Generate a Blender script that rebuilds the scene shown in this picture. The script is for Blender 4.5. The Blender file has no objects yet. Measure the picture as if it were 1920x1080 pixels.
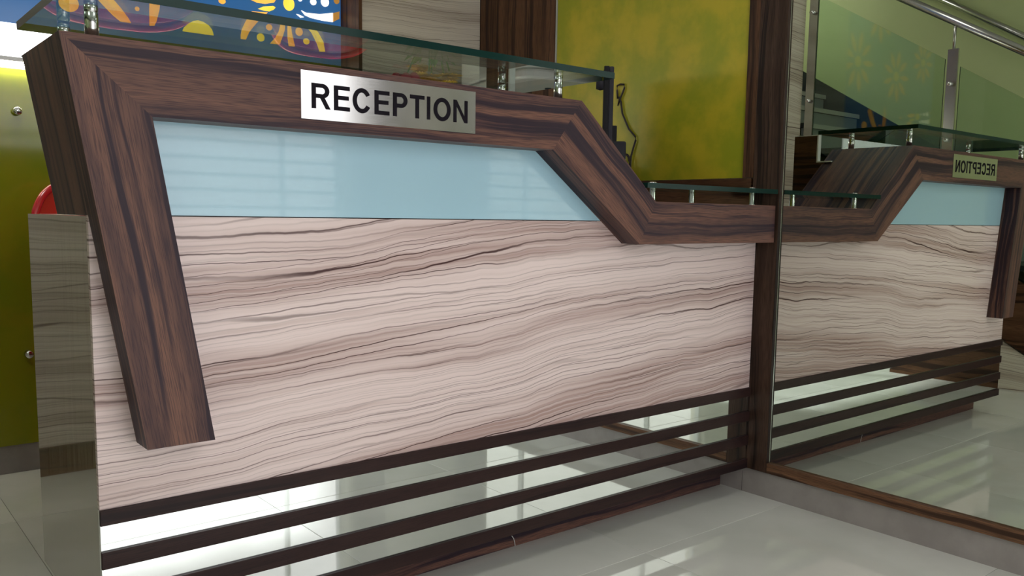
import bpy, bmesh, math, random
from mathutils import Matrix, Vector

random.seed(7)
SC = bpy.context.scene
COL = SC.collection
PI = math.pi

# ------------------------------------------------------------------ camera, world, lights, exposure
cam_data = bpy.data.cameras.new('camera')
cam = bpy.data.objects.new('camera', cam_data)
COL.objects.link(cam)
SC.camera = cam
yaw, pit, rol = 0.69556503, 0.11170305, 0.01602403
fw = Vector((math.sin(yaw)*math.cos(pit), math.cos(yaw)*math.cos(pit), -math.sin(pit)))
rt = Vector((math.cos(yaw), -math.sin(yaw), 0))
up = rt.cross(fw)
r2 = math.cos(rol)*rt + math.sin(rol)*up
u2 = -math.sin(rol)*rt + math.cos(rol)*up
M = Matrix((r2, u2, -fw)).transposed().to_4x4()
M.translation = Vector((-0.35759, -1.55181, 0.84640))
cam.matrix_world = M
cam_data.sensor_width = 36.0
cam_data.lens = 36.0*1612.087/1920.0
cam_data.shift_x = -22.998/1920.0
cam_data.shift_y = 45.46/1920.0
cam_data.clip_start = 0.02

world = bpy.data.worlds.new('overcast_daylight')
SC.world = world
world.use_nodes = True
bg = world.node_tree.nodes['Background']
bg.inputs[0].default_value = (1.0, 0.97, 0.97, 1)
bg.inputs[1].default_value = 2.8

sun = bpy.data.lights.new('sun', 'SUN')
sun.energy = 6.0; sun.angle = math.radians(3.0); sun.color = (0.97, 0.98, 1.0)
so = bpy.data.objects.new('sun', sun)
COL.objects.link(so)
so.location = (2, -8, 8)
so.rotation_euler = Vector((-0.57, 1.0, -1.50)).to_track_quat('-Z', 'Y').to_euler()

WIN = dict(y=-1.85, x0=-0.30, x1=1.46, z0=0.02, z1=2.2)
portal = bpy.data.lights.new('window_portal', 'AREA')
portal.shape = 'RECTANGLE'
portal.size = WIN['x1']-WIN['x0']
portal.size_y = WIN['z1']-WIN['z0']
portal.cycles.is_portal = True
po = bpy.data.objects.new('window_portal', portal)
COL.objects.link(po)
po.location = ((WIN['x0']+WIN['x1'])/2, WIN['y']-0.06, (WIN['z0']+WIN['z1'])/2)
po.rotation_euler = (PI/2, 0, 0)          # faces +Y, into the room
CEIL_FILL = 15.0  # glow of the added ceiling fill lamps

SC.view_settings.view_transform = 'Standard'
SC.view_settings.look = 'None'
SC.view_settings.gamma = 1.0
SC.view_settings.use_curve_mapping = False
SC.view_settings.exposure = 0.0
SC.cycles.use_denoising = True
SC.cycles.max_bounces = 14
SC.cycles.glossy_bounces = 8
SC.cycles.transmission_bounces = 8
SC.cycles.transparent_max_bounces = 12
SC.cycles.caustics_reflective = True
SC.cycles.sample_clamp_indirect = 6.0

# ------------------------------------------------------------------ materials
def newmat(name):
    m = bpy.data.materials.new(name)
    m.use_nodes = True
    nt = m.node_tree
    for n in list(nt.nodes):
        if n.type != 'OUTPUT_MATERIAL' and n.type != 'BSDF_PRINCIPLED':
            nt.nodes.remove(n)
    b = next(n for n in nt.nodes if n.type == 'BSDF_PRINCIPLED')
    return m, nt, b

def pbr(name, col, rough=0.5, metal=0.0, spec=0.5, emit=None, estr=0.0, coat=0.0):
    m, nt, b = newmat(name)
    b.inputs['Base Color'].default_value = (*col, 1)
    b.inputs['Roughness'].default_value = rough
    b.inputs['Metallic'].default_value = metal
    b.inputs['Specular IOR Level'].default_value = spec
    b.inputs['Coat Weight'].default_value = coat
    b.inputs['Coat Roughness'].default_value = 0.03
    if emit:
        b.inputs['Emission Color'].default_value = (*emit, 1)
        b.inputs['Emission Strength'].default_value = estr
    return m

class NT:
    """small node-graph helper"""
    def __init__(s, nt): s.nt = nt
    def node(s, t, **kw):
        n = s.nt.nodes.new(t)
        for k, v in kw.items(): setattr(n, k, v)
        return n
    def put(s, n, i, v):
        if hasattr(v, 'is_output') or isinstance(v, bpy.types.NodeSocket): s.nt.links.new(v, n.inputs[i])
        else: n.inputs[i].default_value = v
    def math(s, op, a, b=0.0, c=None):
        n = s.node('ShaderNodeMath', operation=op)
        s.put(n, 0, a); s.put(n, 1, b)
        if c is not None: s.put(n, 2, c)
        return n.outputs[0]
    def uv(s):
        n = s.node('ShaderNodeUVMap'); n.uv_map = 'UVMap'
        x = s.node('ShaderNodeSeparateXYZ'); s.put(x, 0, n.outputs[0])
        return x.outputs[0], x.outputs[1]
    def vec(s, x, y, z=0.0):
        n = s.node('ShaderNodeCombineXYZ'); s.put(n, 0, x); s.put(n, 1, y); s.put(n, 2, z)
        return n.outputs[0]
    def noise(s, v, scale=1.0, detail=2.0, rough=0.5, dist=0.0):
        n = s.node('ShaderNodeTexNoise'); s.put(n, 'Vector', v)
        n.inputs['Scale'].default_value = scale; n.inputs['Detail'].default_value = detail
        n.inputs['Roughness'].default_value = rough; n.inputs['Distortion'].default_value = dist
        return n.outputs[0]
    def step(s, v, a, b, lo=0.0, hi=1.0):
        n = s.node('ShaderNodeMapRange', interpolation_type='SMOOTHSTEP')
        s.put(n, 0, v); s.put(n, 1, a); s.put(n, 2, b); s.put(n, 3, lo); s.put(n, 4, hi)
        return n.outputs[0]
    def mix(s, f, a, b):
        n = s.node('ShaderNodeMix', data_type='RGBA')
        s.put(n, 0, f)
        s.put(n, 6, (*a, 1) if isinstance(a, tuple) else a)
        s.put(n, 7, (*b, 1) if isinstance(b, tuple) else b)
        return n.outputs[2]

def rosewood(name, base, light, dark, rough=0.42, seed=0.0, vs=1.0, spec=0.16):
    m, nt, b = newmat(name); g = NT(nt)
    u, v = g.uv()
    warp = g.noise(g.vec(g.math('MULTIPLY', u, 2.6), g.math('MULTIPLY', v, 4.0*vs), seed), 1.0, 2.0)
    vv = g.math('ADD', v, g.math('MULTIPLY', g.math('SUBTRACT', warp, 0.5), 0.045))
    band = g.noise(g.vec(g.math('MULTIPLY', u, 0.7), g.math('MULTIPLY', vv, 22.0*vs), seed+3.1), 1.0, 3.0, 0.55)
    strk = g.noise(g.vec(g.math('MULTIPLY', u, 0.9), g.math('MULTIPLY', vv, 48.0*vs), seed+7.7), 1.0, 3.0, 0.6)
    fine = g.noise(g.vec(g.math('MULTIPLY', u, 22.0), g.math('MULTIPLY', v, 620.0), seed), 1.0, 1.0)
    c = g.mix(g.step(band, 0.36, 0.62), base, light)
    c = g.mix(g.step(strk, 0.49, 0.61, 0.0, 0.94), c, dark)
    c = g.mix(g.step(fine, 0.40, 0.70, 0.0, 0.6), c, dark)
    nt.links.new(c, b.inputs['Base Color'])
    b.inputs['Roughness'].default_value = rough
    b.inputs['Specular IOR Level'].default_value = spec
    return m

def zebra(name, base, band, line, rough=0.3, seed=0.0, slope=0.05, spec=0.22, dens=1.0):
    m, nt, b = newmat(name); g = NT(nt)
    u, v = g.uv()
    def warp(fu, fv, sd, amp, det=2.0):
        n = g.noise(g.vec(g.math('MULTIPLY', u, fu), g.math('MULTIPLY', v, fv), seed+sd), 1.0, det, 0.5)
        return g.math('MULTIPLY', g.math('SUBTRACT', n, 0.5), amp)
    vv = g.math('SUBTRACT', v, g.math('MULTIPLY', u, slope))
    vv = g.math('ADD', vv, warp(1.3, 1.5, 0.0, 0.075))
    vv = g.math('ADD', vv, warp(9.0, 6.0, 4.4, 0.017, 3.5))
    def lineset(freq, amp, fu, fv, sd, lo, mlo, mhi):
        n = g.noise(g.vec(g.math('MULTIPLY', u, fu), g.math('MULTIPLY', vv, fv), seed+sd), 1.0, 2.0, 0.5)
        ph = g.math('ADD', g.math('MULTIPLY', vv, freq*2*PI), g.math('MULTIPLY', n, amp*2*PI))
        l_ = g.step(g.math('SINE', ph), lo, 1.0)
        md = g.noise(g.vec(g.math('MULTIPLY', u, 1.6), g.math('MULTIPLY', vv, 19.0), seed+sd+5.0), 1.0, 2.0)
        return g.math('MULTIPLY', l_, g.step(md, mlo, mhi, 0.16, 1.0))
    l1 = lineset(56*dens, 10.5, 0.35, 6.5, 1.3, 0.90, 0.36, 0.66)
    l2 = lineset(34*dens, 9.0, 0.40, 4.5, 6.1, 0.955, 0.36, 0.58)
    l3 = lineset(97*dens, 11.0, 0.5, 9.0, 12.7, 0.60, 0.36, 0.72)
    lines = g.math('MAXIMUM', g.math('MAXIMUM', l1, l2), g.math('MULTIPLY', l3, 0.42))
    bn = g.noise(g.vec(g.math('MULTIPLY', u, 0.45), g.math('MULTIPLY', vv, 10.5*dens), seed+9.0), 1.0, 3.0, 0.55)
    bd = g.step(bn, 0.42, 0.64, 0.0, 0.92)
    fs = g.noise(g.vec(g.math('MULTIPLY', u, 0.8), g.math('MULTIPLY', vv, 120.0), seed+2.0), 1.0, 2.0)
    bd = g.math('MULTIPLY', bd, g.step(fs, 0.25, 0.7, 0.4, 1.0))
    lines = g.math('MULTIPLY', lines, g.step(bn, 0.30, 0.62, 0.45, 1.0))
    fib = g.noise(g.vec(g.math('MULTIPLY', u, 1.2), g.math('MULTIPLY', vv, 60.0), seed+14.0), 1.0, 3.0, 0.6)
    bd = g.math('MAXIMUM', bd, g.step(fib, 0.45, 0.8, 0.0, 0.45))
    c = g.mix(bd, base, band)
    c = g.mix(lines, c, line)
    nt.links.new(c, b.inputs['Base Color'])
    b.inputs['Roughness'].default_value = rough
    b.inputs['Specular IOR Level'].default_value = spec
    return m

def blotch(name, a, bcol, scale, rough, spec=0.5, detail=4.0, lo=0.35, hi=0.65, obj=True, metal=0.0):
    m, nt, b = newmat(name); g = NT(nt)
    tc = g.node('ShaderNodeTexCoord')
    n = g.noise(tc.outputs['Object'], scale, detail, 0.6)
    nt.links.new(g.mix(g.step(n, lo, hi), a, bcol), b.inputs['Base Color'])
    b.inputs['Roughness'].default_value = rough
    b.inputs['Specular IOR Level'].default_value = spec
    b.inputs['Metallic'].default_value = metal
    return m

def pane_mat(name, tint, ior=1.5):
    m, nt, b = newmat(name); g = NT(nt)
    nt.nodes.remove(b)
    out = next(n for n in nt.nodes if n.type == 'OUTPUT_MATERIAL')
    tr = g.node('ShaderNodeBsdfTransparent'); tr.inputs[0].default_value = (*tint, 1)
    gl = g.node('ShaderNodeBsdfGlossy'); gl.inputs['Roughness'].default_value = 0.0
    gl.inputs[0].default_value = (0.95, 1.0, 0.97, 1)
    fr = g.node('ShaderNodeFresnel'); fr.inputs[0].default_value = ior
    geo = g.node('ShaderNodeNewGeometry')
    # the far face of a pane is met from inside: keep the same outside reflectance there
    frb = g.node('ShaderNodeFresnel'); frb.inputs[0].default_value = ior
    f = fr.outputs[0]
    mx = g.node('ShaderNodeMixShader')
    lw = g.node('ShaderNodeLayerWeight'); lw.inputs[0].default_value = 0.5
    face = lw.outputs['Facing']
    p5 = g.math('POWER', face, 5.0)
    refl = g.math('ADD', g.math('MULTIPLY', p5, 0.96), 0.04)
    nt.nodes.remove(fr); nt.nodes.remove(frb); nt.nodes.remove(geo)
    nt.links.new(refl, mx.inputs[0])
    nt.links.new(tr.outputs[0], mx.inputs[1]); nt.links.new(gl.outputs[0], mx.inputs[2])
    nt.links.new(mx.outputs[0], out.inputs[0])
    return m

def brushed(name, col, rough):
    m, nt, b = newmat(name); g = NT(nt)
    u, v = g.uv()
    n = g.noise(g.vec(g.math('MULTIPLY', u, 25.0), g.math('MULTIPLY', v, 1800.0)), 1.0, 2.0)
    nt.links.new(g.step(n, 0.2, 0.8, rough*0.85, rough*1.2), b.inputs['Roughness'])
    b.inputs['Base Color'].default_value = (*col, 1)
    b.inputs['Metallic'].default_value = 1.0
    b.inputs['Anisotropic'].default_value = 0.25
    b.inputs['Anisotropic Rotation'].default_value = 0.25
    return m

MAT = {}
MAT['rose'] = rosewood('dark_rosewood_laminate', (0.090, 0.048, 0.043), (0.175, 0.088, 0.064), (0.024, 0.016, 0.025))
MAT['rose_wall'] = rosewood('dark_wall_veneer', (0.085, 0.040, 0.020), (0.135, 0.066, 0.034), (0.024, 0.012, 0.008), 0.4, 4.0, 0.7)
MAT['rose_frame'] = rosewood('mirror_frame_veneer', (0.040, 0.022, 0.015), (0.068, 0.038, 0.025), (0.012, 0.007, 0.006), 0.40, 9.0, 1.2)
MAT['rose_rail'] = rosewood('mirror_bottom_rail_veneer', (0.130, 0.066, 0.036), (0.190, 0.098, 0.052), (0.040, 0.021, 0.014), 0.4, 5.0, 1.0)
MAT['slat'] = rosewood('wenge_slat', (0.028, 0.014, 0.013), (0.036, 0.019, 0.017), (0.016, 0.009, 0.010), 0.42, 2.0, 1.0)
MAT['zebra'] = zebra('zebrano_laminate', (0.73, 0.605, 0.585), (0.37, 0.245, 0.220), (0.055, 0.022, 0.022), 0.24, 0.0, 0.07)
MAT['zebra_wall'] = zebra('zebrano_wall_panel', (0.62, 0.57, 0.48), (0.33, 0.27, 0.22), (0.10, 0.065, 0.05), 0.35, 21.0, 0.06)
MAT['side'] = rosewood('olive_brown_side_laminate', (0.27, 0.235, 0.16), (0.31, 0.275, 0.195), (0.165, 0.135, 0.09), 0.06, 13.0, 2.6, 0.9)
MAT['side'].node_tree.nodes['Principled BSDF'].inputs['Coat Weight'].default_value = 0.6
MAT['side'].node_tree.nodes['Principled BSDF'].inputs['Coat Roughness'].default_value = 0.02
MAT['bluegl'] = pbr('pale_blue_painted_glass', (0.36, 0.565, 0.675), 0.25, 0, 0.5, coat=0.6)
MAT['mirror'] = pbr('wall_mirror_silver', (0.66, 0.69, 0.62), 0.0, 1.0)
MAT['mirror2'] = pbr('plinth_mirror_silver', (0.84, 0.88, 0.87), 0.015, 1.0)
MAT['bevel'] = pbr('polished_mirror_edge', (0.75, 0.80, 0.80), 0.12, 1.0)
MAT['steel'] = pbr('polished_steel', (0.62, 0.62, 0.62), 0.18, 1.0)
MAT['steel_b'] = pbr('brushed_rail_steel', (0.55, 0.55, 0.54), 0.26, 1.0)
MAT['sign'] = brushed('brushed_sign_steel', (0.74, 0.74, 0.74), 0.17)
MAT['ink'] = pbr('black_sign_ink', (0.008, 0.006, 0.010), 0.6, 0, 0.08)
MAT['pane'] = pane_mat('clear_green_glass', (0.86, 0.93, 0.89))
MAT['pane_w'] = pane_mat('clear_window_glass', (0.98, 0.98, 0.98))
MAT['edge'] = pbr('glass_edge_green', (0.006, 0.026, 0.022), 0.15, 0, 0.15)
MAT['tile'] = blotch('glossy_floor_tile', (0.58, 0.60, 0.555), (0.66, 0.675, 0.635), 2.2, 0.045, 0.95)
MAT['grout'] = pbr('grout', (0.45, 0.46, 0.42), 0.7)
MAT['skirt'] = blotch('grey_stone_skirting', (0.26, 0.235, 0.225), (0.31, 0.285, 0.27), 9.0, 0.3)
MAT['wall'] = blotch('pale_green_paint', (0.50, 0.57, 0.29), (0.54, 0.60, 0.32), 1.5, 0.6)
MAT['wall_c'] = pbr('cream_paint', (0.62, 0.60, 0.52), 0.7)
MAT['ceil'] = pbr('white_ceiling_paint', (0.74, 0.74, 0.72), 0.8)
MAT['green'] = blotch('yellow_green_stucco', (0.42, 0.345, 0.020), (0.27, 0.285, 0.014), 7.0, 0.42, 0.3, 5.0, 0.36, 0.66)
MAT['greengl'] = blotch('yellow_green_back_painted_glass', (0.25, 0.25, 0.012), (0.20, 0.235, 0.010), 5.0, 0.10, 0.6)
MAT['white'] = pbr('white_enamel', (0.78, 0.79, 0.77), 0.25)
MAT['white_l'] = pbr('white_light_band', (0.9, 0.9, 0.9), 0.5, emit=(1.0, 1.0, 1.0), estr=5.0)
MAT['trim_g'] = pbr('grey_aluminium_trim', (0.35, 0.35, 0.33), 0.35, 0.8)
MAT['led'] = pbr('lit_tube', (1, 1, 0.9), 0.5, emit=(1.0, 0.97, 0.70), estr=45.0)
MAT['artblue'] = pbr('backlit_blue_acrylic', (0.030, 0.105, 0.27), 0.12, 0, 0.5, emit=(0.03, 0.14, 0.36), estr=0.55)
def lit_pattern(name, c0, c1, s):
    m, nt, b = newmat(name); g = NT(nt)
    tc = g.node('ShaderNodeTexCoord')
    sp = g.node('ShaderNodeSeparateXYZ'); g.put(sp, 0, tc.outputs['Object'])
    n = g.noise(tc.outputs['Object'], 14.0, 2.0)
    nt.links.new(g.mix(g.step(n, 0.35, 0.65), c0, c1), b.inputs['Emission Color'])
    b.inputs['Emission Strength'].default_value = s
    b.inputs['Base Color'].default_value = (0.10, 0.05, 0.01, 1)
    b.inputs['Specular IOR Level'].default_value = 0.2
    return m
MAT['orange'] = lit_pattern('lit_amber_acrylic', (1.0, 0.37, 0.05), (1.0, 0.48, 0.08), 1.35)
MAT['yellow'] = lit_pattern('lit_yellow_acrylic', (1.0, 0.62, 0.05), (1.0, 0.70, 0.09), 1.3)
MAT['whitelit'] = lit_pattern('lit_warm_white_acrylic', (1.0, 0.88, 0.68), (1.0, 0.95, 0.85), 1.6)
MAT['dimorange'] = pbr('dim_amber_edge', (0.45, 0.22, 0.05), 0.4, emit=(0.6, 0.28, 0.05), estr=0.45)
MAT['red'] = pbr('glossy_red_plastic', (0.62, 0.012, 0.028), 0.18, 0, 0.5, coat=0.5)
MAT['black'] = pbr('black_plastic', (0.008, 0.008, 0.010), 0.4, 0, 0.15)
MAT['dgrey'] = pbr('dark_grey_plastic', (0.028, 0.028, 0.036), 0.5, 0, 0.15)
MAT['screen'] = pbr('dark_display', (0.015, 0.015, 0.02), 0.05)
MAT['cable'] = pbr('black_cable', (0.012, 0.006, 0.006), 0.5)
MAT['redled'] = pbr('dim_red_digits', (0.15, 0.01, 0.01), 0.3, emit=(0.8, 0.08, 0.05), estr=0.5)
MAT['petal_y'] = pbr('yellow_petals', (0.80, 0.50, 0.01), 0.6)
MAT['petal_p'] = pbr('pink_petals', (0.75, 0.14, 0.20), 0.6)
MAT['leaf'] = pbr('green_leaves', (0.06, 0.28, 0.03), 0.5)
MAT['pot'] = pbr('dark_flower_pot', (0.03, 0.03, 0.028), 0.25)
MAT['granite'] = pbr('dark_granite_step', (0.025, 0.030, 0.032), 0.25)
MAT['riser'] = pbr('grey_riser_stone', (0.20, 0.23, 0.23), 0.35)
MAT['tread'] = pbr('white_tread_edge', (0.36, 0.37, 0.34), 0.4)
MAT['lamp'] = pbr('ceiling_fill_diffuser', (0.9, 0.9, 0.9), 0.5, emit=(1.0, 0.98, 0.93), estr=CEIL_FILL)
MAT['ground'] = pbr('pale_concrete', (0.55, 0.55, 0.53), 0.8)
MAT['bar'] = pbr('grey_steel_bar', (0.45, 0.46, 0.47), 0.4)

# ------------------------------------------------------------------ mesh builder
class MB:
    def __init__(s): s.v = []; s.f = []; s.uv = []; s.mi = []; s.sm = []
    def face(s, pts, uvs=None, mi=0, smooth=False):
        i = len(s.v); s.v += [tuple(p) for p in pts]
        s.f.append(tuple(range(i, i+len(pts))))
        s.uv.append([tuple(q) for q in uvs] if uvs else [(p[0], p[2]) for p in pts])
        s.mi.append(mi); s.sm.append(smooth)
        return s
    def box(s, x0, x1, y0, y1, z0, z1, grain=0, mi=0, side_mi=None):
        lo = (x0, y0, z0); hi = (x1, y1, z1)
        for ax in range(3):
            o = [a for a in range(3) if a != ax]
            for sgn in (0, 1):
                c = []
                for (a, b_) in ((0, 0), (1, 0), (1, 1), (0, 1)):
                    p = [0, 0, 0]; p[ax] = hi[ax] if sgn else lo[ax]
                    p[o[0]] = hi[o[0]] if a else lo[o[0]]
                    p[o[1]] = hi[o[1]] if b_ else lo[o[1]]
                    c.append(tuple(p))
                # winding outward
                nrm = (Vector(c[1])-Vector(c[0])).cross(Vector(c[2])-Vector(c[1]))
                if (nrm[ax] > 0) != bool(sgn): c.reverse()
                if grain != ax: gu = grain; gv = [a for a in o if a != grain][0]
                else: gu, gv = o
                k = mi if (side_mi is None or ax == 2) else side_mi
                s.face(c, [(p[gu], p[gv] + p[ax]*0.37) for p in c], k)
        return s
    def prism_xz(s, poly, y0, y1, mi=0):
        """polygon in the XZ plane, anticlockwise seen from the front (-Y), pushed from y0 to y1"""
        n = len(poly)
        s.face([(x, y0, z) for x, z in poly], [(x, z) for x, z in poly], mi)
        s.face([(x, y1, z) for x, z in reversed(poly)], [(x, z) for x, z in reversed(poly)], mi)
        for i in range(n):
            a, b_ = poly[i], poly[(i+1) % n]
            L = math.hypot(b_[0]-a[0], b_[1]-a[1])
            s.face([(a[0], y1, a[1]), (b_[0], y1, b_[1]), (b_[0], y0, b_[1]), (a[0], y0, a[1])],
                   [(0, y1+i*.13), (L, y1+i*.13), (L, y0+i*.13), (0, y0+i*.13)], mi)
        return s
    def prism_yz(s, poly, x0, x1, mi=0, side_mi=None):
        n = len(poly)
        sm = mi if side_mi is None else side_mi
        s.face([(x0, y, z) for y, z in reversed(poly)], [(y, z) for y, z in reversed(poly)], mi)
        s.face([(x1, y, z) for y, z in poly], [(y, z) for y, z in poly], mi)
        for i in range(n):
            a, b_ = poly[i], poly[(i+1) % n]
            L = math.hypot(b_[0]-a[0], b_[1]-a[1])
            s.face([(x0, a[0], a[1]), (x0, b_[0], b_[1]), (x1, b_[0], b_[1]), (x1, a[0], a[1])],
                   [(0, x0), (L, x0), (L, x1), (0, x1)], sm)
        return s
    def lathe(s, prof, c=(0, 0, 0), n=20, axis='z', mi=0, smooth=True):
        """prof: list of (radius, height)"""
        def P(r, h, t):
            a, b_ = r*math.cos(t), r*math.sin(t)
            if axis == 'z': return (c[0]+a, c[1]+b_, c[2]+h)
            if axis == 'y': return (c[0]+b_, c[1]+h, c[2]+a)
            return (c[0]+h, c[1]+a, c[2]+b_)
        for (ra, ha), (rb, hb) in zip(prof[:-1], prof[1:]):
            for k in range(n):
                t0, t1 = 2*PI*k/n, 2*PI*(k+1)/n
                pts = [P(ra, ha, t0), P(ra, ha, t1), P(rb, hb, t1), P(rb, hb, t0)]
                if ra < 1e-6: pts = [pts[0], pts[2], pts[3]]
                elif rb < 1e-6: pts = pts[:3]
                s.face(pts, [(p[0]+p[1], p[2]) for p in pts], mi, smooth)
        return s
    def cyl(s, c, r, h, n=20, axis='z', mi=0):
        return s.lathe([(0, 0), (r, 0), (r, 0), (r, h), (r, h), (0, h)], c, n, axis, mi)
    def tube(s, path, r, n=8, mi=0):
        path = [Vector(p) for p in path]
        rings = []
        for i, p in enumerate(path):
            d = (path[min(i+1, len(path)-1)] - path[max(i-1, 0)]).normalized()
            a = d.cross(Vector((0, 0, 1)))
            if a.length < 1e-3: a = d.cross(Vector((0, 1, 0)))
            a.normalize(); b_ = a.cross(d)
            rr = r[i] if isinstance(r, (list, tuple)) else r
            rings.append([p + rr*(math.cos(2*PI*k/n)*a + math.sin(2*PI*k/n)*b_) for k in range(n)])
        for A, B in zip(rings[:-1], rings[1:]):
            for k in range(n):
                q = [A[k], A[(k+1) % n], B[(k+1) % n], B[k]]
                s.face(q, [(v[0], v[2]) for v in q], mi, True)
        s.face(list(reversed(rings[0])), None, mi); s.face(rings[-1], None, mi)
        return s
    def ball(s, c, rx, ry, rz, nu=16, nv=10, mi=0):
        for j in range(nv):
            for k in range(nu):
                q = []
                for (jj, kk) in ((j, k), (j, k+1), (j+1, k+1), (j+1, k)):
                    th = PI*jj/nv; ph = 2*PI*kk/nu
                    q.append((c[0]+rx*math.sin(th)*math.cos(ph), c[1]+ry*math.sin(th)*math.sin(ph), c[2]+rz*math.cos(th)))
                if j == 0: q = [q[0], q[2], q[3]]
                elif j == nv-1: q = q[:3]
                s.face(q, None, mi, True)
        return s
    def build(s, name, mats, parent=None, bevel=0.0, merge=True):
        me = bpy.data.meshes.new(name)
        me.from_pydata(s.v, [], s.f)
        uvl = me.uv_layers.new(name='UVMap')
        k = 0
        for fu in s.uv:
            for q in fu:
                uvl.data[k].uv = q; k += 1
        for m in (mats if isinstance(mats, (list, tuple)) else [mats]): me.materials.append(m)
        for p, mi, sm in zip(me.polygons, s.mi, s.sm):
            p.material_index = mi; p.use_smooth = sm
        bm = bmesh.new(); bm.from_mesh(me)
        if merge: bmesh.ops.remove_doubles(bm, verts=bm.verts, dist=1e-5)
        bmesh.ops.recalc_face_normals(bm, faces=bm.faces)
        bm.to_mesh(me); bm.free()
        o = bpy.data.objects.new(name, me)
        COL.objects.link(o)
        if parent is not None:
            o.parent = parent
            if parent.type == 'EMPTY' or parent.location.length > 0:
                pass
            o.matrix_parent_inverse = parent_matrix(parent).inverted()
        if bevel > 0:
            b = o.modifiers.new('bevel', 'BEVEL'); b.width = bevel; b.segments = 2; b.limit_method = 'ANGLE'
        return o

def parent_matrix(o):
    m = Matrix.LocRotScale(o.location, o.rotation_euler, o.scale)
    if o.parent is not None:
        m = parent_matrix(o.parent) @ o.matrix_parent_inverse @ m
    return m

def tag(o, label, cat, group=None):
    o['label'] = label; o['category'] = cat
    if group: o['group'] = group
    return o
def thing(name, label, cat, loc=(0, 0, 0), group=None):
    o = bpy.data.objects.new(name, None); COL.objects.link(o)
    o.location = loc; o.empty_display_size = 0.1
    return tag(o, label, cat, group)
def struct(o, label=None):
    o['kind'] = 'structure'
    if label: o['label'] = label
    return o
def dup(o, name=None, parent=None, dx=0, dy=0, dz=0):
    c = o.copy(); COL.objects.link(c)
    c.location = (o.location[0]+dx, o.location[1]+dy, o.location[2]+dz)
    if parent is not None: c.parent = parent
    return c

# ------------------------------------------------------------------ dimensions (metres)
L = 1.86          # right wall / mirror plane
YB = 1.5635       # back wall
CE = 2.75         # ceiling
XL = -1.72        # left wall
YF = WIN['y']     # front (window) wall

# ------------------------------------------------------------------ room shell
fl = struct(MB().box(XL-.1, L+.1, YF-.02, 2.9, -0.08, -0.004).build('floor', MAT['grout']), 'glossy pale grey tiled floor')
T = 0.60; gap = 0.0012
x = -1.86; proto = None
nx, ny = 0, 0
ts = []
xs = [-1.74, -1.165, -0.565, 0.035, 0.635, 1.235, 1.86]
ys = [-1.85, -1.34, -0.74, -0.14, 0.46, 1.06, 1.5635]
cache = {}
for i in range(len(xs)-1):
    for j in range(len(ys)-1):
        w, d = round(xs[i+1]-xs[i]-gap, 4), round(ys[j+1]-ys[j]-gap, 4)
        if (w, d) not in cache:
            o = MB().box(-w/2, w/2, -d/2, d/2, -0.006, 0.0).build('tile', MAT['tile'], fl, bevel=0.0008)
            cache[(w, d)] = o
        else:
            o = cache[(w, d)].copy(); COL.objects.link(o); o.parent = fl
        o.location = ((xs[i]+xs[i+1])/2, (ys[j]+ys[j+1])/2, 0)
struct(MB().box(XL-.1, L+.1, YF-.1, 2.9, CE, CE+.08).build('ceiling', MAT['ceil']), 'white painted ceiling')

# back wall with its cladding
wb = struct(MB().box(-0.60, L+.1, YB, YB+.12, -.004, CE).build('wall_back', MAT['wall_c']), 'back wall clad in panels behind the desk')
pz = MB().box(1.295, L, 1.41, YB, 0.0, CE, 0).build('zebra_panel', MAT['zebra_wall'], wb)
pz['label'] = 'pale striped zebrano panel beside the dark wood'
MB().box(1.281, 1.295, 1.405, YB, 0.0, CE, 2).build('dark_wood_panel', MAT['rose_wall'], wb)
pg = MB().box(-0.08, 1.281, YB-.018, YB-.004, 0.092, 1.272, 0).build('glass_panel', MAT['greengl'], wb)
pg['label'] = 'yellow green back-painted glass panel with steel studs'
for sx in (0.166, 0.72, 1.2):
    for sz in (1.143, 0.383):
        MB().lathe([(0, -.024), (.011, -.024), (.013, -.020), (.013, -.002), (0, -.002)], (sx, YB-.018, sz), 16, 'y').build('steel_stud', MAT['steel'], pg)
MB().box(-0.08, 1.281, YB-.05, YB, 1.290, 1.303).build('grey_ledge', MAT['trim_g'], wb)
lb = MB().box(-0.08, 1.281, YB-.014, YB, 1.303, 1.408).build('light_band', MAT['white_l'], wb)
lb['label'] = 'glowing white light band under the blue artwork'
MB().lathe([(0, 0), (.006, 0), (.006, 1.33), (0, 1.33)], (-.07, YB-.030, 1.281), 12, 'x').build('light_tube', MAT['led'], wb)
pz2 = MB().box(-0.60, -0.08, 1.46, YB, 0.092, CE, 0).build('zebra_panel', MAT['zebra_wall'], wb)
struct(MB().box(-0.60, -0.08, 1.452, YB, 0.0, 0.092, 0).build('baseboard_back_left', MAT['rose_wall']), 'dark wood skirting')
bs = struct(MB().box(-0.08, 1.281, YB-.012, YB, 0.0, 0.0917).build('baseboard_back', MAT['skirt']), 'grey stone skirting')

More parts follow.
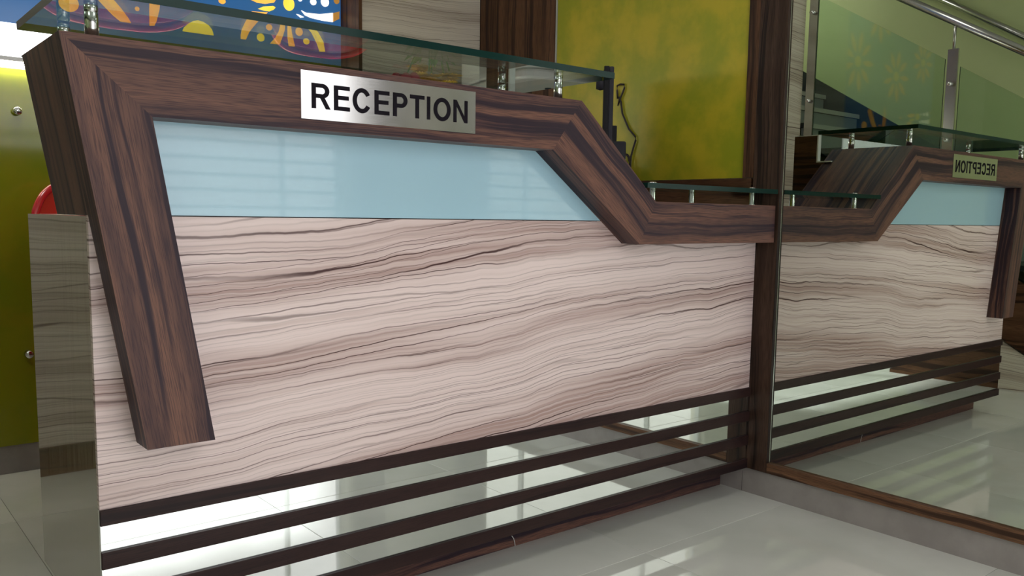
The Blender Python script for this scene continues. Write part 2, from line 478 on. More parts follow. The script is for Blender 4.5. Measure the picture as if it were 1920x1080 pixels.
# right wall with cladding behind the desk
wr = struct(MB().box(L, L+.12, YF-.02, YB+.1, -.004, CE).build('wall_right', MAT['wall_c']), 'right wall clad in panels and mirror')
MB().box(L-.012, L, 0.937, 1.408, 0.0, CE, 2).build('dark_wood_panel', MAT['rose_wall'], wr)
pgr = MB().box(L-.006, L, 0.063, 0.930, 0.972, CE).build('green_panel', MAT['green'], wr)
pgr['label'] = 'mottled yellow green panel in dark wood'
MB().box(L-.010, L, 0.9305, 0.9365, 0.972, CE).build('pale_edge_strip', MAT['tread'], wr)
MB().box(L-.014, L, 0.03, 0.937, 0.085, 0.970, 1).build('dark_wood_rail', MAT['rose_wall'], wr)
MB().box(L-.014, L, 0.022, 0.061, 0.972, CE, 2).build('dark_wood_stile', MAT['rose_wall'], wr)
MIRX = -3.0
mz0, mz1 = 0.112, 2.35
sk1 = struct(MB().box(L-.006, L, -1.0, 0.0185, 0.0, 0.080).build('baseboard_right', MAT['skirt']), 'grey stone skirting below the mirror')
MB().box(L-.006, L, 0.020, 0.93, 0.0, 0.080).build('skirting_tile', MAT['skirt'], sk1)
MB().box(L-.006, L, YF, -1.0015, 0.0, 0.080).build('skirting_tile', MAT['skirt'], sk1)

# left wall, stair hall and front wall
struct(MB().box(XL-.12, XL, YF-.02, 2.9, -.004, CE+.0).build('wall_left', MAT['wall']), 'pale green left wall along the stairs')
struct(MB().box(XL, -0.58, 2.75, 2.87, -.004, CE).build('wall_stair', MAT['wall']), 'pale green wall at the stair end')
struct(MB().box(-0.60, -0.58, YB+.125, 2.87, -.004, CE).build('wall_stair_right', MAT['wall']), 'green wall beside the stairs')
wf = struct(MB().box(XL-.1, L+.1, YF-.12, YF, WIN['z1'], CE)
            .box(WIN['x1'], L+.1, YF-.12, YF, -.004, WIN['z1'])
            .box(XL-.1, WIN['x0'], YF-.12, YF, -.004, WIN['z1']).build('wall_front', MAT['wall_c']), 'front wall around the glazed entrance')
MB().box(WIN['x1']+.03, 1.64, YF+.0005, YF+.018, 0.0, WIN['z1']+.05, 2).build('dark_wood_panel', MAT['rose_frame'], wf)  # unseen dark panel, added so the steel sign reflects a dark middle
win = MB()
for bx in (WIN['x1']-.02, 1.19, 0.2, WIN['x0']+.02):
    win.box(bx-.006, bx+.006, YF-.07, YF-.035, 0.0, WIN['z1'])
win.box(WIN['x0'], WIN['x1'], YF-.07, YF-.035, WIN['z1']-.03, WIN['z1'])
win.box(WIN['x0'], WIN['x1'], YF-.07, YF-.035, 0.0, 0.03)
wo = struct(win.build('window_1', MAT['bar']), 'glazed entrance with steel bars')
bar0 = None
for bz in (1.198, 1.126, 1.056, 0.992, 0.931, 0.863):
    MB().box(WIN['x0']+.02, WIN['x1']-.02, YF-.062, YF-.045, bz-.007, bz+.007).build('grille_bar', MAT['bar'], wo)
MB().box(WIN['x0']+.01, WIN['x1']-.01, YF-.040, YF-.036, 0.03, WIN['z1']-.03).build('pane', MAT['pane_w'], wo)
struct(MB().box(-14, 14, -16, YF-.02, -0.1, -0.01).build('ground', MAT['ground']), 'pale paving outside the entrance')

# ceiling lamps out of view, added as fill for the desk, back wall and stairs
for k, (lx, ly, nm) in enumerate(((0.20, 1.05, 'behind the desk'), (0.95, -0.75, 'in front of the desk'), (-0.9, -0.6, 'by the foot of the stairs'), (-1.15, 2.1, 'over the stair landing'))):
    t = thing('ceiling_fill_light', 'added square white ceiling fill lamp ' + nm, 'light', (lx, ly, CE), 'added ceiling fill lamps')
    MB().box(lx-.19, lx+.19, ly-.19, ly+.19, CE-.022, CE-.0005).build('housing', MAT['white'], t)
    MB().box(lx-.165, lx+.165, ly-.165, ly+.165, CE-.027, CE-.0215).build('diffuser', MAT['lamp'], t)

# ------------------------------------------------------------------ reception desk
d = 0.0631
A = (-0.0448, 1.1150); B = (1.0498, 1.1150); Cc = (1.3179, 0.8878); Dd = (1.842, 0.8878)
E_ = (1.2613, 0.7794); F_ = (1.842, 0.7794); G = (0.9637, 0.9972); H = (0.0882, 0.9972)
I_ = (0.0635, 0.4439); J_ = (0.1778, 0.4439)
ZS = 0.8358; ZSL = 0.3345; DB = 0.235; DP = 0.494

desk = thing('reception_desk', 'zebrano reception desk with dark rosewood frame and blue glass panel', 'desk', (0.92, 0.2, 0))

def lerp(p, q, t): return tuple(p[i]+(q[i]-p[i])*t for i in range(2))
def board(name, o0, o1, i0, i1, u0, extra=None, vflip=False):
    """mitred board: outer edge o0->o1, inner edge i0->i1; grain runs along it and meets at the mitres"""
    m = MB()
    Lo = math.hypot(o1[0]-o0[0], o1[1]-o0[1]); Wd = 0.116
    ux, uz = (o1[0]-o0[0])/Lo, (o1[1]-o0[1])/Lo
    def uvp(p):
        s_ = (p[0]-o0[0])*ux + (p[1]-o0[1])*uz
        w_ = abs(-(p[0]-o0[0])*uz + (p[1]-o0[1])*ux)
        return (u0 + s_, w_)
    nu, nv = 24, 4
    for y_ in (-d, 0.0):
        for a in range(nu):
            for b_ in range(nv):
                q = []
                for (aa, bb) in ((a, b_), (a+1, b_), (a+1, b_+1), (a, b_+1)):
                    q.append(lerp(lerp(o0, o1, aa/nu), lerp(i0, i1, aa/nu), bb/nv))
                m.face([(p[0], y_, p[1]) for p in q], [uvp(p) for p in q])
    for (p, q, n_) in ((o0, o1, nu), (i1, i0, nu), (o1, i1, nv), (i0, o0, nv)):
        for a in range(n_):
            s0, s1 = lerp(p, q, a/n_), lerp(p, q, (a+1)/n_)
            l0 = math.hypot(s0[0]-p[0], s0[1]-p[1]); l1 = math.hypot(s1[0]-p[0], s1[1]-p[1])
            m.face([(s0[0], 0, s0[1]), (s1[0], 0, s1[1]), (s1[0], -d, s1[1]), (s0[0], -d, s0[1])],
                   [(u0+l0, .4), (u0+l1, .4), (u0+l1, .4+d), (u0+l0, .4+d)])
    if extra:
        poly, y1 = extra
        n = len(poly)
        m.face([(x_, y1, z_) for x_, z_ in reversed(poly)], [(x_, z_) for x_, z_ in reversed(poly)])
        for i in range(n):
            a, b_ = poly[i], poly[(i+1) % n]
            l = math.hypot(b_[0]-a[0], b_[1]-a[1])
            m.face([(a[0], y1, a[1]), (b_[0], y1, b_[1]), (b_[0], 0.0005, b_[1]), (a[0], 0.0005, a[1])],
                   [(u0, .4-y1), (u0+l, .4-y1), (u0+l, .4), (u0, .4)])
    return m.build(name, MAT['rose'], desk)
def at_z(p, q, z): t = (z-p[1])/(q[1]-p[1]); return lerp(p, q, t)
board('frame_leg', I_, A, J_, H, -2.35, ([at_z(I_, A, ZS), at_z(J_, H, ZS), H, A], DB-.012))
board('frame_top', A, B, H, G, 0.0, ([A, H, G, B], DB))
board('frame_diagonal', B, Cc, G, E_, 1.10, ([B, G, at_z(G, E_, ZS), (at_z(G, E_, ZS)[0]+.10, ZS), Cc], 0.252))
board('frame_rail', Cc, Dd, E_, F_, 1.45, ([(Cc[0]-.0, Cc[1]), (1.292, ZS+.001), (1.842, ZS+.001), Dd], 0.252))

MB().box(0.0, 1.842, 0.0, 0.012, ZSL, ZS, 0).build('front_panel', MAT['zebra'], desk)
gp = MB().prism_xz([at_z(J_, H, ZS+.0015), at_z(G, E_, ZS+.0015), G, H], 0.0, 0.010).build('blue_glass_panel', MAT['bluegl'], desk)
gp['label'] = 'pale blue back-painted glass panel'
MB().box(0.10, 1.17, -0.0008, 0.002, ZS-.0004, ZS+.0012).build('shadow_joint', MAT['black'], desk)
for k, (z0, z1) in enumerate(((0.307, 0.3345), (0.2295, 0.260), (0.154, 0.1855), (0.0815, 0.1105))):
    MB().box(-0.001, 1.8425, -0.0065, 0.0004, z0, z1, 0).build('slat', MAT['slat'], desk, bevel=0.0012)
mp = MB().box(0.0, 1.841, 0.0, 0.012, 0.083, 0.3335).build('mirror_strip_panel', MAT['mirror2'], desk)
mp['label'] = 'mirror panel behind the dark slats'
MB().box(0.0, 1.848, 0.0977, 0.115, 0.0, 0.083, 0).build('plinth', MAT['rose'], desk)
sp = MB().box(0.0, 0.016, 0.0125, DP, 0.083, ZS-.0015, 2).build('side_panel', MAT['side'], desk)
sp['label'] = 'glossy olive brown end panel'
MB().box(0.017, 1.842, 0.02, DP-.004, 0.085, ZS-.02, 0).build('carcass', MAT['rose_wall'], desk)
MB().box(0.017, 1.842, 0.012, DP, ZS-.0195, ZS-.0015, 0).build('worktop', MAT['rose'], desk)
MB().box(0.06, 1.0, 0.011, 0.026, ZS, 1.0, 0).build('hutch_back', MAT['rose'], desk)
# staff-side gable with white edge banding, seen in the wall mirror
gpoly = [(0.24, ZS), (0.24, 1.068), (0.275, 1.068), (0.275, 1.164), (0.372, 1.164), (0.372, ZS)]
gx = 1.118
MB().prism_yz(list(reversed(gpoly)), gx-.018, gx).build('staff_gable', MAT['rose_wall'], desk)
eb = MB()
eb.box(gx-.0185, gx+.0008, 0.275, 0.373, 1.164, 1.1665)
eb.box(gx-.0185, gx+.0008, 0.270, 0.275, 1.068, 1.1665)
eb.box(gx-.0185, gx+.0008, 0.215, 0.275, 1.064, 1.0685)
eb.build('white_edge_band', MAT['white'], desk)
MB().box(1.27, 1.845, DP+.002, 1.38, 0.722, 0.75, 1).build('return_worktop', MAT['rose'], desk)
for (px, py) in ((1.30, 1.35), (1.82, 1.35), (1.30, 0.53)):
    MB().box(px-.02, px+.02, py-.02, py+.02, 0.0, 0.722, 2).build('return_leg', MAT['rose_wall'], desk)

# glass counter tops on steel spacers
gt = MB().box(-0.042, 1.113, -0.105, 0.276, 1.167, 1.181, 0, 0, 1).build('glass_counter_top', [MAT['pane'], MAT['edge']], desk)
gt['label'] = 'clear green-edged upper glass top'
for (sx, sy) in ((0.011, -0.025), (1.009, -0.025), (0.018, 0.195), (1.015, 0.195)):
    MB().lathe([(0, 0), (.0105, 0), (.0105, .040), (.0097, .0405), (.0097, .042), (.0105, .0425), (.0105, .052), (0, .052)],
               (sx, sy, 1.115), 20).build('spacer', MAT['steel'], gt)
gl = MB().box(1.275, 1.838, -0.072, 0.105, 0.9215, 0.9345, 0, 0, 1).build('glass_counter_top', [MAT['pane'], MAT['edge']], desk)
gl['label'] = 'small lower glass top'
for (sx, sy) in ((1.352, -0.02), (1.786, -0.02), (1.602, 0.055)):
    sq = MB().lathe([(0, 0), (.0105, 0), (.0105, .002), (.0085, .003), (.0085, .0335), (0, .0335)], (sx, sy, 0.8878), 18).build('spacer', MAT['steel'], gl)
    MB().lathe([(0, 0), (.011, 0), (.011, .003), (.007, .006), (0, .006)], (sx, sy, 0.9346), 18).build('spacer_cap', MAT['steel'], gl)

# ------------------------------------------------------------------ RECEPTION sign
sg = thing('reception_sign', 'brushed steel sign reading RECEPTION on the dark desk frame', 'sign', (0.545, -d-.001, 1.06))
MB().box(0.3475, 0.7405, -d-.0025, -d-.0003, 1.0165, 1.1030, 0).build('sign_plate', MAT['sign'], sg)
LET = [('R', .3680, .4060), ('E', .4130, .4460), ('C', .4520, .4900), ('E', .4990, .5320), ('P', .5400, .5730),
       ('T', .5790, .6130), ('I', .6190, .6270), ('O', .6350, .6770), ('N', .6840, .7200)]
def arc(cx, cz, rx, rz, a0, a1, n=20):
    return [(cx+rx*math.cos(a0+(a1-a0)*k/n), cz+rz*math.sin(a0+(a1-a0)*k/n)) for k in range(n+1)]
def ring(m, out, inn, y0, y1, closed):
    """strip between two polylines of equal length, extruded in Y"""
    n = len(out)
    for k in range(n if closed else n-1):
        a, b_, c_, e_ = out[k], out[(k+1) % n], inn[(k+1) % n], inn[k]
        m.face([(p[0], y0, p[1]) for p in (a, b_, c_, e_)])
        m.face([(p[0], y1, p[1]) for p in (e_, c_, b_, a)])
        m.face([(a[0], y0, a[1]), (b_[0], y0, b_[1]), (b_[0], y1, b_[1]), (a[0], y1, a[1])])
        m.face([(e_[0], y0, e_[1]), (c_[0], y0, c_[1]), (c_[0], y1, c_[1]), (e_[0], y1, e_[1])])
def letter(ch, w, h):
    """list of convex polygons / ring strips for a bold grotesque capital in a w x h box"""
    s = 0.0088; m = MB(); y0, y1 = -0.0006, 0.0
    P = lambda poly: m.prism_xz(poly, y0, y1)
    R = lambda a, b_, c_, e_: P([(a, c_), (b_, c_), (b_, e_), (a, e_)])
    hb = 0.0076
    if ch == 'E':
        R(0, s, 0, h); R(s, w, 0, hb); R(s, w, h-hb, h); R(s, w*.93, h*.46-.001, h*.46+hb-.001)
    elif ch == 'T':
        R(0, w, h-hb, h); R(w/2-s/2, w/2+s/2, 0, h-hb)
    elif ch == 'I':
        R(0, w, 0, h)
    elif ch == 'N':
        R(0, s*.9, 0, h); R(w-s*.9, w, 0, h)
        P([(s*.9, h), (s*.9, h-.0125), (w-s*.9, 0), (w-s*.9, .0125)])
    elif ch in 'PR':
        R(0, s, 0, h)
        top, bot = h, (h*.42 if ch == 'R' else h*.38)
        cz, rz = (top+bot)/2, (top-bot)/2
        cx = w*.56 if ch == 'P' else w*.56
        wr = w if ch == 'P' else w*.94
        o = [(s, top)] + arc(cx, cz, wr-cx, rz, PI/2, -PI/2) + [(s, bot)]
        i = [(s, top-hb)] + arc(cx, cz, wr-cx-s, rz-hb, PI/2, -PI/2) + [(s, bot+hb)]
        ring(m, o, i, y0, y1, False)
        if ch == 'R':
            P([(w*.44, bot+.001), (w*.44+.0095, bot+.001), (w, 0), (w-.0095, 0)])
    elif ch == 'O':
        ring(m, arc(w/2, h/2, w/2, h/2+.0007, 0, 2*PI, 40)[:-1], arc(w/2, h/2, w/2-s, h/2-hb, 0, 2*PI, 40)[:-1], y0, y1, True)
    elif ch == 'C':
        a0 = math.radians(30)
        ring(m, arc(w*.52, h/2, w*.52, h/2+.0007, a0, 2*PI-a0, 36), arc(w*.52, h/2, w*.52-s, h/2-hb, a0*1.05, 2*PI-a0*1.05, 36), y0, y1, False)
    return m
for ch, x0, x1 in LET:
    o = letter(ch, x1-x0, 0.0455).build('letter', MAT['ink'])
    o.parent = sg; o.matrix_parent_inverse = parent_matrix(sg).inverted()
    o.location = (x0, -d-.0026, 1.0365)

# ------------------------------------------------------------------ wall mirror
mi = thing('wall_mirror', 'large wall mirror in a dark wood frame right of the desk', 'mirror', (L, -0.9, 0.08))
MB().box(L-.005, L-.0005, YF+.02, -0.0765, mz0, mz1).build('mirror_glass', MAT['mirror'], mi)
MB().box(L-.0065, L-.0003, -0.0765, -0.0742, mz0, mz1).build('polished_edge', MAT['bevel'], mi)
MB().box(1.843, L-.0003, -0.0742, 0.0205, 0.0805, CE-.002, 2).build('frame_stile', MAT['rose_frame'], mi, bevel=0.001)
MB().box(1.843, L-.0003, YF+.02, -0.0746, 0.0805, mz0-.0005, 1).build('frame_bottom_rail', MAT['rose_rail'], mi, bevel=0.001)
MB().box(1.843, L-.0003, YF+.02, -0.0746, mz1+.0005, mz1+.05, 1).build('frame_top_rail', MAT['rose_frame'], mi, bevel=0.001)

# ------------------------------------------------------------------ backlit artwork
art = thing('backlit_artwork', 'blue backlit wall artwork with glowing amber petals and dots', 'artwork', (0.6, YB, 1.41))
MB().box(-0.08, 1.281, YB-.016, YB-.001, 1.4085, CE-.05).build('blue_panel', MAT['artblue'], art)
ya, yb = YB-.0205, YB-.0162
PET = [
 ('petal', 'orange', [(0.364, 1.593), (0.412, 1.519), (0.43, 1.501), (0.455, 1.477), (0.478, 1.46), (0.511, 1.46), (0.504, 1.473), (0.481, 1.503), (0.459, 1.526), (0.411, 1.594), (0.385, 1.612)]),
 ('petal', 'orange', [(0.586, 1.643), (0.573, 1.545), (0.571, 1.511), (0.57, 1.46), (0.585, 1.462), (0.593, 1.479), (0.603, 1.516), (0.607, 1.551), (0.604, 1.603)]),
 ('half_disc', 'yellow', [(0.678, 1.458), (0.785, 1.459), (0.78, 1.477), (0.769, 1.49), (0.751, 1.499), (0.732, 1.502), (0.716, 1.498), (0.699, 1.486), (0.684, 1.472)]),
 ('leaf', 'orange', [(0.910, 1.607), (0.947, 1.597), (0.977, 1.598), (1.01, 1.608), (1.017, 1.619), (1.013, 1.63), (0.966, 1.628)]),
 ('leaf', 'yellow', [(0.949, 1.576), (0.973, 1.573), (0.993, 1.574), (1.008, 1.582), (1.015, 1.591), (1.006, 1.595), (0.969, 1.587)]),
 ('leaf', 'whitelit', [(1.117, 1.597), (1.132, 1.582), (1.155, 1.576), (1.201, 1.573), (1.246, 1.574), (1.246, 1.608), (1.191, 1.595), (1.136, 1.591)]),
 ('leaf', 'dimorange', [(1.249, 1.608), (1.248, 1.575), (1.273, 1.59), (1.274, 1.618)]),
 ('leaf', 'whitelit', [(1.097, 1.581), (1.114, 1.57), (1.127, 1.574), (1.11, 1.579)]),
 ('petal', 'orange', [(0.925, 1.563), (0.902, 1.524), (0.888, 1.496), (0.883, 1.473), (0.883, 1.461), (0.901, 1.461), (0.913, 1.487), (0.928, 1.507), (0.946, 1.529), (0.968, 1.551), (0.985, 1.569)]),
 ('petal', 'orange', [(1.041, 1.561), (1.027, 1.507), (1.012, 1.481), (0.993, 1.46), (1.029, 1.461), (1.04, 1.488), (1.05, 1.518), (1.052, 1.549), (1.053, 1.56)]),
 ('petal', 'orange', [(1.062, 1.55), (1.061, 1.492), (1.066, 1.46), (1.089, 1.462), (1.077, 1.51), (1.073, 1.55)]),
 ('petal', 'yellow', [(1.101, 1.56), (1.129, 1.549), (1.158, 1.521), (1.179, 1.487), (1.19, 1.457), (1.212, 1.459), (1.205, 1.495), (1.185, 1.525), (1.162, 1.55), (1.136, 1.561)]),
]
for nm, mt, poly in PET:
    MB().prism_xz(poly, ya, yb).build(nm, MAT[mt], art)
DOT = [('orange', .326, 1.493, .029, .026), ('orange', .532, 1.509, .007, .007), ('orange', .818, 1.581, .012, .009), ('yellow', 1.068, 1.613, .021, .025),
       ('whitelit', 1.113, 1.635, .007, .006), ('whitelit', 1.166, 1.636, .012, .012), ('whitelit', 1.214, 1.644, .016, .018), ('dimorange', 1.263, 1.656, .011, .012),
       ('orange', .990, 1.517, .011, .011), ('yellow', .957, 1.476, .014, .014), ('orange', 1.107, 1.518, .014, .015), ('yellow', 1.136, 1.487, .012, .011)]
for mt, cx, cz, rx, rz in DOT:
    MB().prism_xz(arc(cx, cz, rx, rz, 0, 2*PI, 24)[:-1], ya, yb).build('dot', MAT[mt], art)
# the rest of the pattern further up the panel
rr = random.Random(3)
for (cx, cz, R_) in ((0.20, 1.90, .20), (0.72, 1.86, .18), (1.10, 2.0, .15), (0.45, 2.25, .2), (0.95, 2.36, .17)):
    for k in range(9):
        a = 2*PI*k/9; ca, sa = math.cos(a), math.sin(a)
        pts = []
        for t in range(11):
            f = t/10; pts.append((R_*(.3+.7*f), R_*.10*math.sin(PI*f)))
        for t in range(9, 0, -1):
            f = t/10; pts.append((R_*(.3+.7*f), -R_*.10*math.sin(PI*f)))
        MB().prism_xz([(cx+p*ca-q*sa, cz+p*sa+q*ca) for p, q in pts], ya, yb).build('petal', MAT['orange'], art)
    MB().prism_xz(arc(cx, cz, R_*.18, R_*.18, 0, 2*PI, 24)[:-1], ya, yb).build('dot', MAT['yellow'], art)

# ------------------------------------------------------------------ staircase (seen in the wall mirror)
st = thing('staircase', 'stone staircase with zebrano side and dark stringer rising to the left', 'stairs', (-1.17, 0.3, 0))
sl = 0.59; X0, X1 = XL+.003, -0.625
run = 0.27; rise = run*sl
y_0 = 0.17 - 0.52/sl
zn = lambda y_: 0.52 + sl*(y_-0.17)
NS = 12
for k in range(NS):
    yk = y_0 + k*run + .001; zk = rise*(k+1)
    last = (k == NS-1)
    y_end = 2.70 if last else yk+run
    MB().box(X0, X1, yk, yk+.02, zk-rise, zk-.03).build('riser', MAT['riser'], st)
    MB().box(X0, X1+.004, yk-.015, y_end, zk-.03, zk, 0).build('tread', MAT['granite'], st)
    MB().box(X0, X1+.006, yk-.019, yk-.015, zk-.028, zk).build('tread_nosing', MAT['tread'], st)
yE = y_0+(NS-1)*run
lo = lambda y_: max(0.0, 0.252 + 0.565*(y_-0.224))
ylo = 0.224-0.252/0.565
MB().prism_yz([(ylo, 0.0), (yE, lo(yE)), (yE, lo(yE)+.30), (y_0-.10, 0.02), (y_0-.10, 0)], X1+.0005, X1+.016).build('stringer', MAT['rose_wall'], st)
MB().prism_yz([(ylo+.02, 0.0), (1.45, 0.0), (1.45, lo(1.45)-.005)], X1-.012, X1+.006).build('zebra_side_panel', MAT['zebra_wall'], st)
# stepped dark skirting on the wall side
MB().prism_yz([(y_0, 0.25), (y_0, .02), (yE, zn(yE)), (yE, zn(yE)+.245)], X0+.0005, X0+.014).build('wall_skirting', MAT['granite'], st)

rl = thing('stair_railing', 'stainless steel stair railing with clear glass panels', 'railing', (-0.615, 0.5, 0.8))
XR = -0.585
zr = lambda y_: 2.046 + 0.572*(y_-0.848)
MB().tube([(XR, -0.55, zr(-0.55)), (XR, 0.3, zr(0.3)), (XR, 1.46, zr(1.46))], 0.0215, 16).build('handrail', MAT['steel_b'], rl)
zt_ = lambda y_: 1.72 + 0.60*(y_-0.64)
for yp in (-0.27, 0.565, 1.395):
    p = MB().box(XR-.006, XR+.006, yp-.027, yp+.027, lo(yp)+.22, zt_(yp)+.07).build('post', MAT['steel_b'], rl)
    MB().cyl((XR, yp, zt_(yp)+.07), 0.008, zr(yp)-zt_(yp)-.07, 12).build('post_rod', MAT['steel_b'], p)
    for zz in (zt_(yp)-.11, zt_(yp)-.62):
        MB().cyl((XR-.02, yp, zz), 0.011, 0.055, 14, 'x').build('glass_clamp', MAT['steel'], p)
for (ya_, yb_) in ((-0.235, 0.525), (0.605, 1.365)):
    MB().prism_yz([(ya_, zn(ya_)+.06), (yb_, zn(yb_)+.06), (yb_, zt_(yb_)), (ya_, zt_(ya_))], XR-.004, XR+.004, 0, 1).build('glass_panel', [MAT['pane'], MAT['edge']], rl)
wrl = thing('wall_handrail', 'second steel handrail fixed along the green stair wall', 'handrail', (XL+.08, 0.5, 1.6))
zr2 = lambda y_: 2.265 + 0.60*(y_-1.13)
MB().tube([(XL+.07, -0.2, zr2(-0.2)), (XL+.07, 1.7, zr2(1.7))], 0.021, 16).build('rail', MAT['steel_b'], wrl)
for yp in (-0.1, 1.55):
    MB().tube([(XL+.001, yp, zr2(yp)-.05), (XL+.06, yp, zr2(yp)-.05), (XL+.07, yp, zr2(yp)-.02)], 0.007, 8).build('bracket', MAT['steel_b'], wrl)

# ------------------------------------------------------------------ red chairs behind the desk
def superx(t, hw, n=2.6):
    return hw*abs(math.cos(t))**(2/n)*(1 if math.cos(t) >= 0 else -1)
def red_chair(cx, cy, hw, ztop, label):
    t = thing('plastic_chair', label, 'chair', (cx, cy-.2, 0), 'red chairs behind the desk')
    # back shell: rounded outline, curved in plan, with a thick rolled rim
    zb = 0.47; hz = (ztop-zb)
    def P(s, r, off):
        a = PI*s
        z_ = zb + hz*(abs(math.sin(a))**0.32)*r; x_ = superx(a, hw, 4.0)*r*(0.60+0.40*min(1, ((z_-zb)/hz/.75))**.8)
        y_ = cy - .16*(x_/hw)**2*.6 + .10*(z_-zb)/hz - .03 + off
        return (cx+x_, y_, z_)
    m = MB(); nS, nR = 28, 8
    for off in (0.0, 0.006):
        for a in range(nS):
            for b_ in range(nR):
                q = [P(a/nS, b_/nR, off), P((a+1)/nS, b_/nR, off), P((a+1)/nS, (b_+1)/nR, off), P(a/nS, (b_+1)/nR, off)]
                if b_ == 0: q = [q[0], q[2], q[3]]
                m.face(q, None, 0, True)
    m.build('backrest', MAT['red'], t)
    MB().tube([P(s/36, 1.0, 0.003) for s in range(37)], 0.011, 10).build('rim', MAT['red'], t)
    sm = MB(); nu = 24
    pts = [(cx+superx(2*PI*k/nu, hw*.98, 3.2), cy-.22+ (lambda q: .21*abs(math.sin(q))**(2/3.2)*(1 if math.sin(q) >= 0 else -1))(2*PI*k/nu)) for k in range(nu)]
    for z0, z1 in ((0.43, 0.455),):
        sm.face([(p[0], p[1], z1) for p in pts]); sm.face([(p[0], p[1], z0) for p in reversed(pts)])
        for k in range(nu):
            a, b_ = pts[k], pts[(k+1) % nu]
            sm.face([(a[0], a[1], z0), (b_[0], b_[1], z0), (b_[0], b_[1], z1), (a[0], a[1], z1)], None, 0, True)
    sm.build('seat', MAT['red'], t)
    for sx in (-1, 1):
        for sy in (-1, 1):
            lx, ly = cx+sx*hw*.58, cy-.22+sy*.17
            MB().tube([(lx, ly, .44), (lx+sx*.02, ly+sy*.025, 0.0)], [.020, .014], 10).build('leg', MAT['red'], t)
    return t
red_chair(0.395, 1.27, 0.262, 0.930, 'red plastic chair behind the left end of the desk')
red_chair(1.06, 1.27, 0.215, 0.930, 'red plastic chair behind the middle of the desk, second from left')

# ------------------------------------------------------------------ things on the staff side
mo = thing('monitor', 'slim black computer monitor seen edge on beside the green panel', 'monitor', (1.64, 0.44, ZS))
ang = math.radians(45.6)
def mon(name, mb, mat, bevel=0.0):
    o = mb.build(name, mat, None, bevel)
    o.parent = mo; o.matrix_parent_inverse = parent_matrix(mo).inverted()
    o.location = (1.64, 0.44, ZS); o.rotation_euler = (0, 0, ang)
    return o
mon('bezel', MB().box(-.165, .165, 0.0, .016, .165, .462), MAT['black'], .002)
mon('rear_shell', MB().box(-.164, .164, -.014, .001, .166, .461), MAT['dgrey'], .004)
mon('screen', MB().box(-.155, .155, .0155, .017, .180, .452), MAT['screen'])
mon('stand_neck', MB().box(-.03, .03, -.03, -.012, .012, .30), MAT['black'], .003)
mon('stand_base', MB().lathe([(0, 0), (.10, 0), (.10, .006), (.085, .014), (0, .016)], (0, -.02, 0.0), 28), MAT['black'])
mon('knob', MB().lathe([(0, 0), (.022, 0), (.024, .010), (.020, .022), (0, .022)], (-.150, .017, .415), 20, 'y'), MAT['dgrey'])
mon('hinge_block', MB().box(-.045, .045, -.06, -.0135, .19, .25), MAT['dgrey'], .006)

cx_ = 1.848
cb = MB().tube([(cx_, .600, 1.258), (cx_, .604, 1.285), (cx_, .605, 1.302), (cx_, .590, 1.306), (cx_, .572, 1.303), (cx_, .569, 1.292), (cx_, .585, 1.262), (cx_, .598, 1.235),
                (cx_, .592, 1.262), (cx_, .584, 1.245), (cx_, .576, 1.205), (cx_, .543, 1.150), (cx_, .511, 1.122), (cx_, .509, 1.110), (cx_, .519, 1.085), (cx_, .529, 1.055), (cx_, .530, 1.010), (cx_-.004, .535, .90), (cx_-.014, .545, .7535)], 0.0032, 8)
tag(cb.build('cable', MAT['cable']), 'thin dark cable looped on the green panel beside the monitor', 'cable')
cb2 = MB()
pts = [(1.836, .545+.022*math.cos(a), 1.035+.028*math.sin(a)) for a in [PI*1.25-k*PI*1.5/10 for k in range(11)]]
cb2.tube([(1.836, .60, .7545), (1.836, .575, .92)] + pts + [(1.836, .555, .96), (1.836, .58, .7545)], 0.0045, 8)
tag(cb2.build('cable', MAT['cable']), 'coiled black lead by the monitor foot above the sloping frame', 'cable')

pr_ = thing('desk_printer', 'white rounded desktop printer with a small dark display behind the desk', 'printer', (1.655, 0.86, 0.75))
def rrect(hx, hy, r, n=6):
    out = []
    for (cx, cy, a0) in ((hx-r, hy-r, 0), (-hx+r, hy-r, PI/2), (-hx+r, -hy+r, PI), (hx-r, -hy+r, 3*PI/2)):
        out += [(cx+r*math.cos(a0+PI/2*k/n), cy+r*math.sin(a0+PI/2*k/n)) for k in range(n+1)]
    return out
def slab(poly, z0, z1):
    m = MB(); n = len(poly)
    m.face([(p[0], p[1], z1) for p in poly]); m.face([(p[0], p[1], z0) for p in reversed(poly)])
    for k in range(n):
        a, b_ = poly[k], poly[(k+1) % n]
        m.face([(a[0], a[1], z0), (b_[0], b_[1], z0), (b_[0], b_[1], z1), (a[0], a[1], z1)])
    return m
def prn(name, mb, mat, bevel=0.0):
    o = mb.build(name, mat, None, bevel)
    o.parent = pr_; o.matrix_parent_inverse = parent_matrix(pr_).inverted()
    o.location = (1.655, 0.86, 0.75); o.rotation_euler = (0, 0, math.radians(-14))
    return o
prn('body', slab(rrect(.155, .29, .05), 0.001, .262), MAT['white'], .006)
prn('lid', slab(rrect(.157, .292, .052), .266, .298), MAT['white'], .008)
prn('display', MB().box(-.10, -.03, -.296, -.289, .17, .25), MAT['screen'])
prn('display_digits', MB().box(-.09, -.05, -.2968, -.2962, .19, .21), MAT['redled'])
prn('button', MB().lathe([(0, 0), (.012, 0), (.010, .004), (0, .004)], (.02, -.12, .298), 18), MAT['dgrey'])
prn('dial', MB().lathe([(0, 0), (.024, 0), (.018, -.014), (0, -.018)], (.05, -.292, .21), 20, 'y'), MAT['dgrey'])

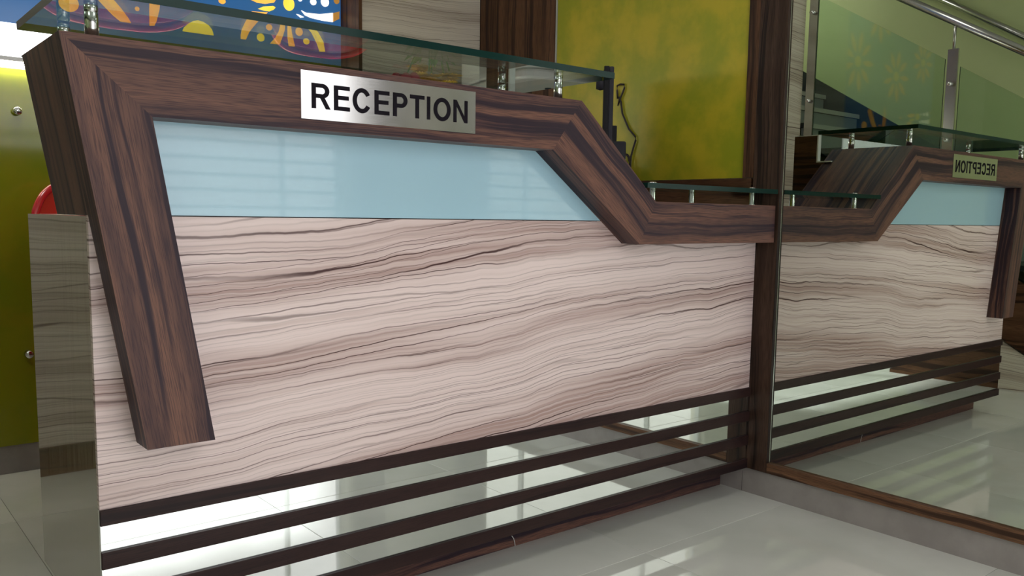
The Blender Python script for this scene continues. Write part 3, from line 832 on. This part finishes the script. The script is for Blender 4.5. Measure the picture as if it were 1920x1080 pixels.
bq = thing('flower_pot', 'small dark pot of yellow and pink flowers behind the desk', 'flowers', (1.335, 0.99, 0.75))
bx, by = 1.335, 0.99
MB().lathe([(0, 0), (.055, 0), (.085, .165), (.090, .17), (.082, .17), (.078, .15), (0, .15)], (bx, by, .7505), 22).build('pot', MAT['pot'], bq)
rr = random.Random(11)
heads = [(-.09, .03, .285, 'petal_p'), (-.035, -.03, .265, 'petal_y'), (.015, .03, .275, 'petal_y'), (.05, -.03, .255, 'petal_y'), (-.02, .05, .225, 'petal_y'), (.07, .03, .265, 'petal_y')]
for (hx, hy, hz, mt) in heads:
    MB().tube([(bx, by, .90), (bx+hx*.5, by+hy*.5, .75+hz*.6), (bx+hx, by+hy, .75+hz-.01)], 0.003, 6).build('stem', MAT['leaf'], bq)
    m = MB()
    if mt == 'petal_p':
        for k in range(12):
            a = k*2.4; r = .004+.003*k
            m.ball((bx+hx+r*math.cos(a), by+hy+r*math.sin(a), .75+hz+.012-.001*k), .022, .022, .028, 8, 6)
    else:
        for rw in range(3):
            for k in range(16):
                a = 2*PI*(k+.5*rw)/16; ln = .050-.010*rw; h0 = .75+hz+.006*rw
                ca, sa = math.cos(a), math.sin(a); wv = .0085
                c = (bx+hx, by+hy)
                m.face([(c[0], c[1], h0), (c[0]+ln*.6*ca-wv*sa, c[1]+ln*.6*sa+wv*ca, h0+.006), (c[0]+ln*ca, c[1]+ln*sa, h0+.004+.006*rw), (c[0]+ln*.6*ca+wv*sa, c[1]+ln*.6*sa-wv*ca, h0+.006)])
        m.ball((bx+hx, by+hy, .75+hz+.012), .010, .010, .008, 10, 6)
    m.build('flower_head', MAT[mt], bq)
for k in range(7):
    a = k*.9; ln = .09
    c = (bx+.03*math.cos(a), by+.03*math.sin(a), .86); tip = (bx+ln*1.1*math.cos(a), by+ln*1.1*math.sin(a), .97)
    mid = ((c[0]+tip[0])/2, (c[1]+tip[1])/2, .945); wv = (-.016*math.sin(a), .016*math.cos(a))
    m = MB()
    m.face([c, (mid[0]+wv[0], mid[1]+wv[1], mid[2]), tip, (mid[0]-wv[0], mid[1]-wv[1], mid[2])])
    m.build('leaf', MAT['leaf'], bq)

# a loose thread by the plinth
tag(MB().tube([(0.988, .0957, .030), (0.994, .0955, .022), (0.998, .0955, .010), (0.9985, .0945, .0012)], 0.0009, 6).build('thread', MAT['white']), 'short loose white thread hanging against the dark plinth', 'thread')
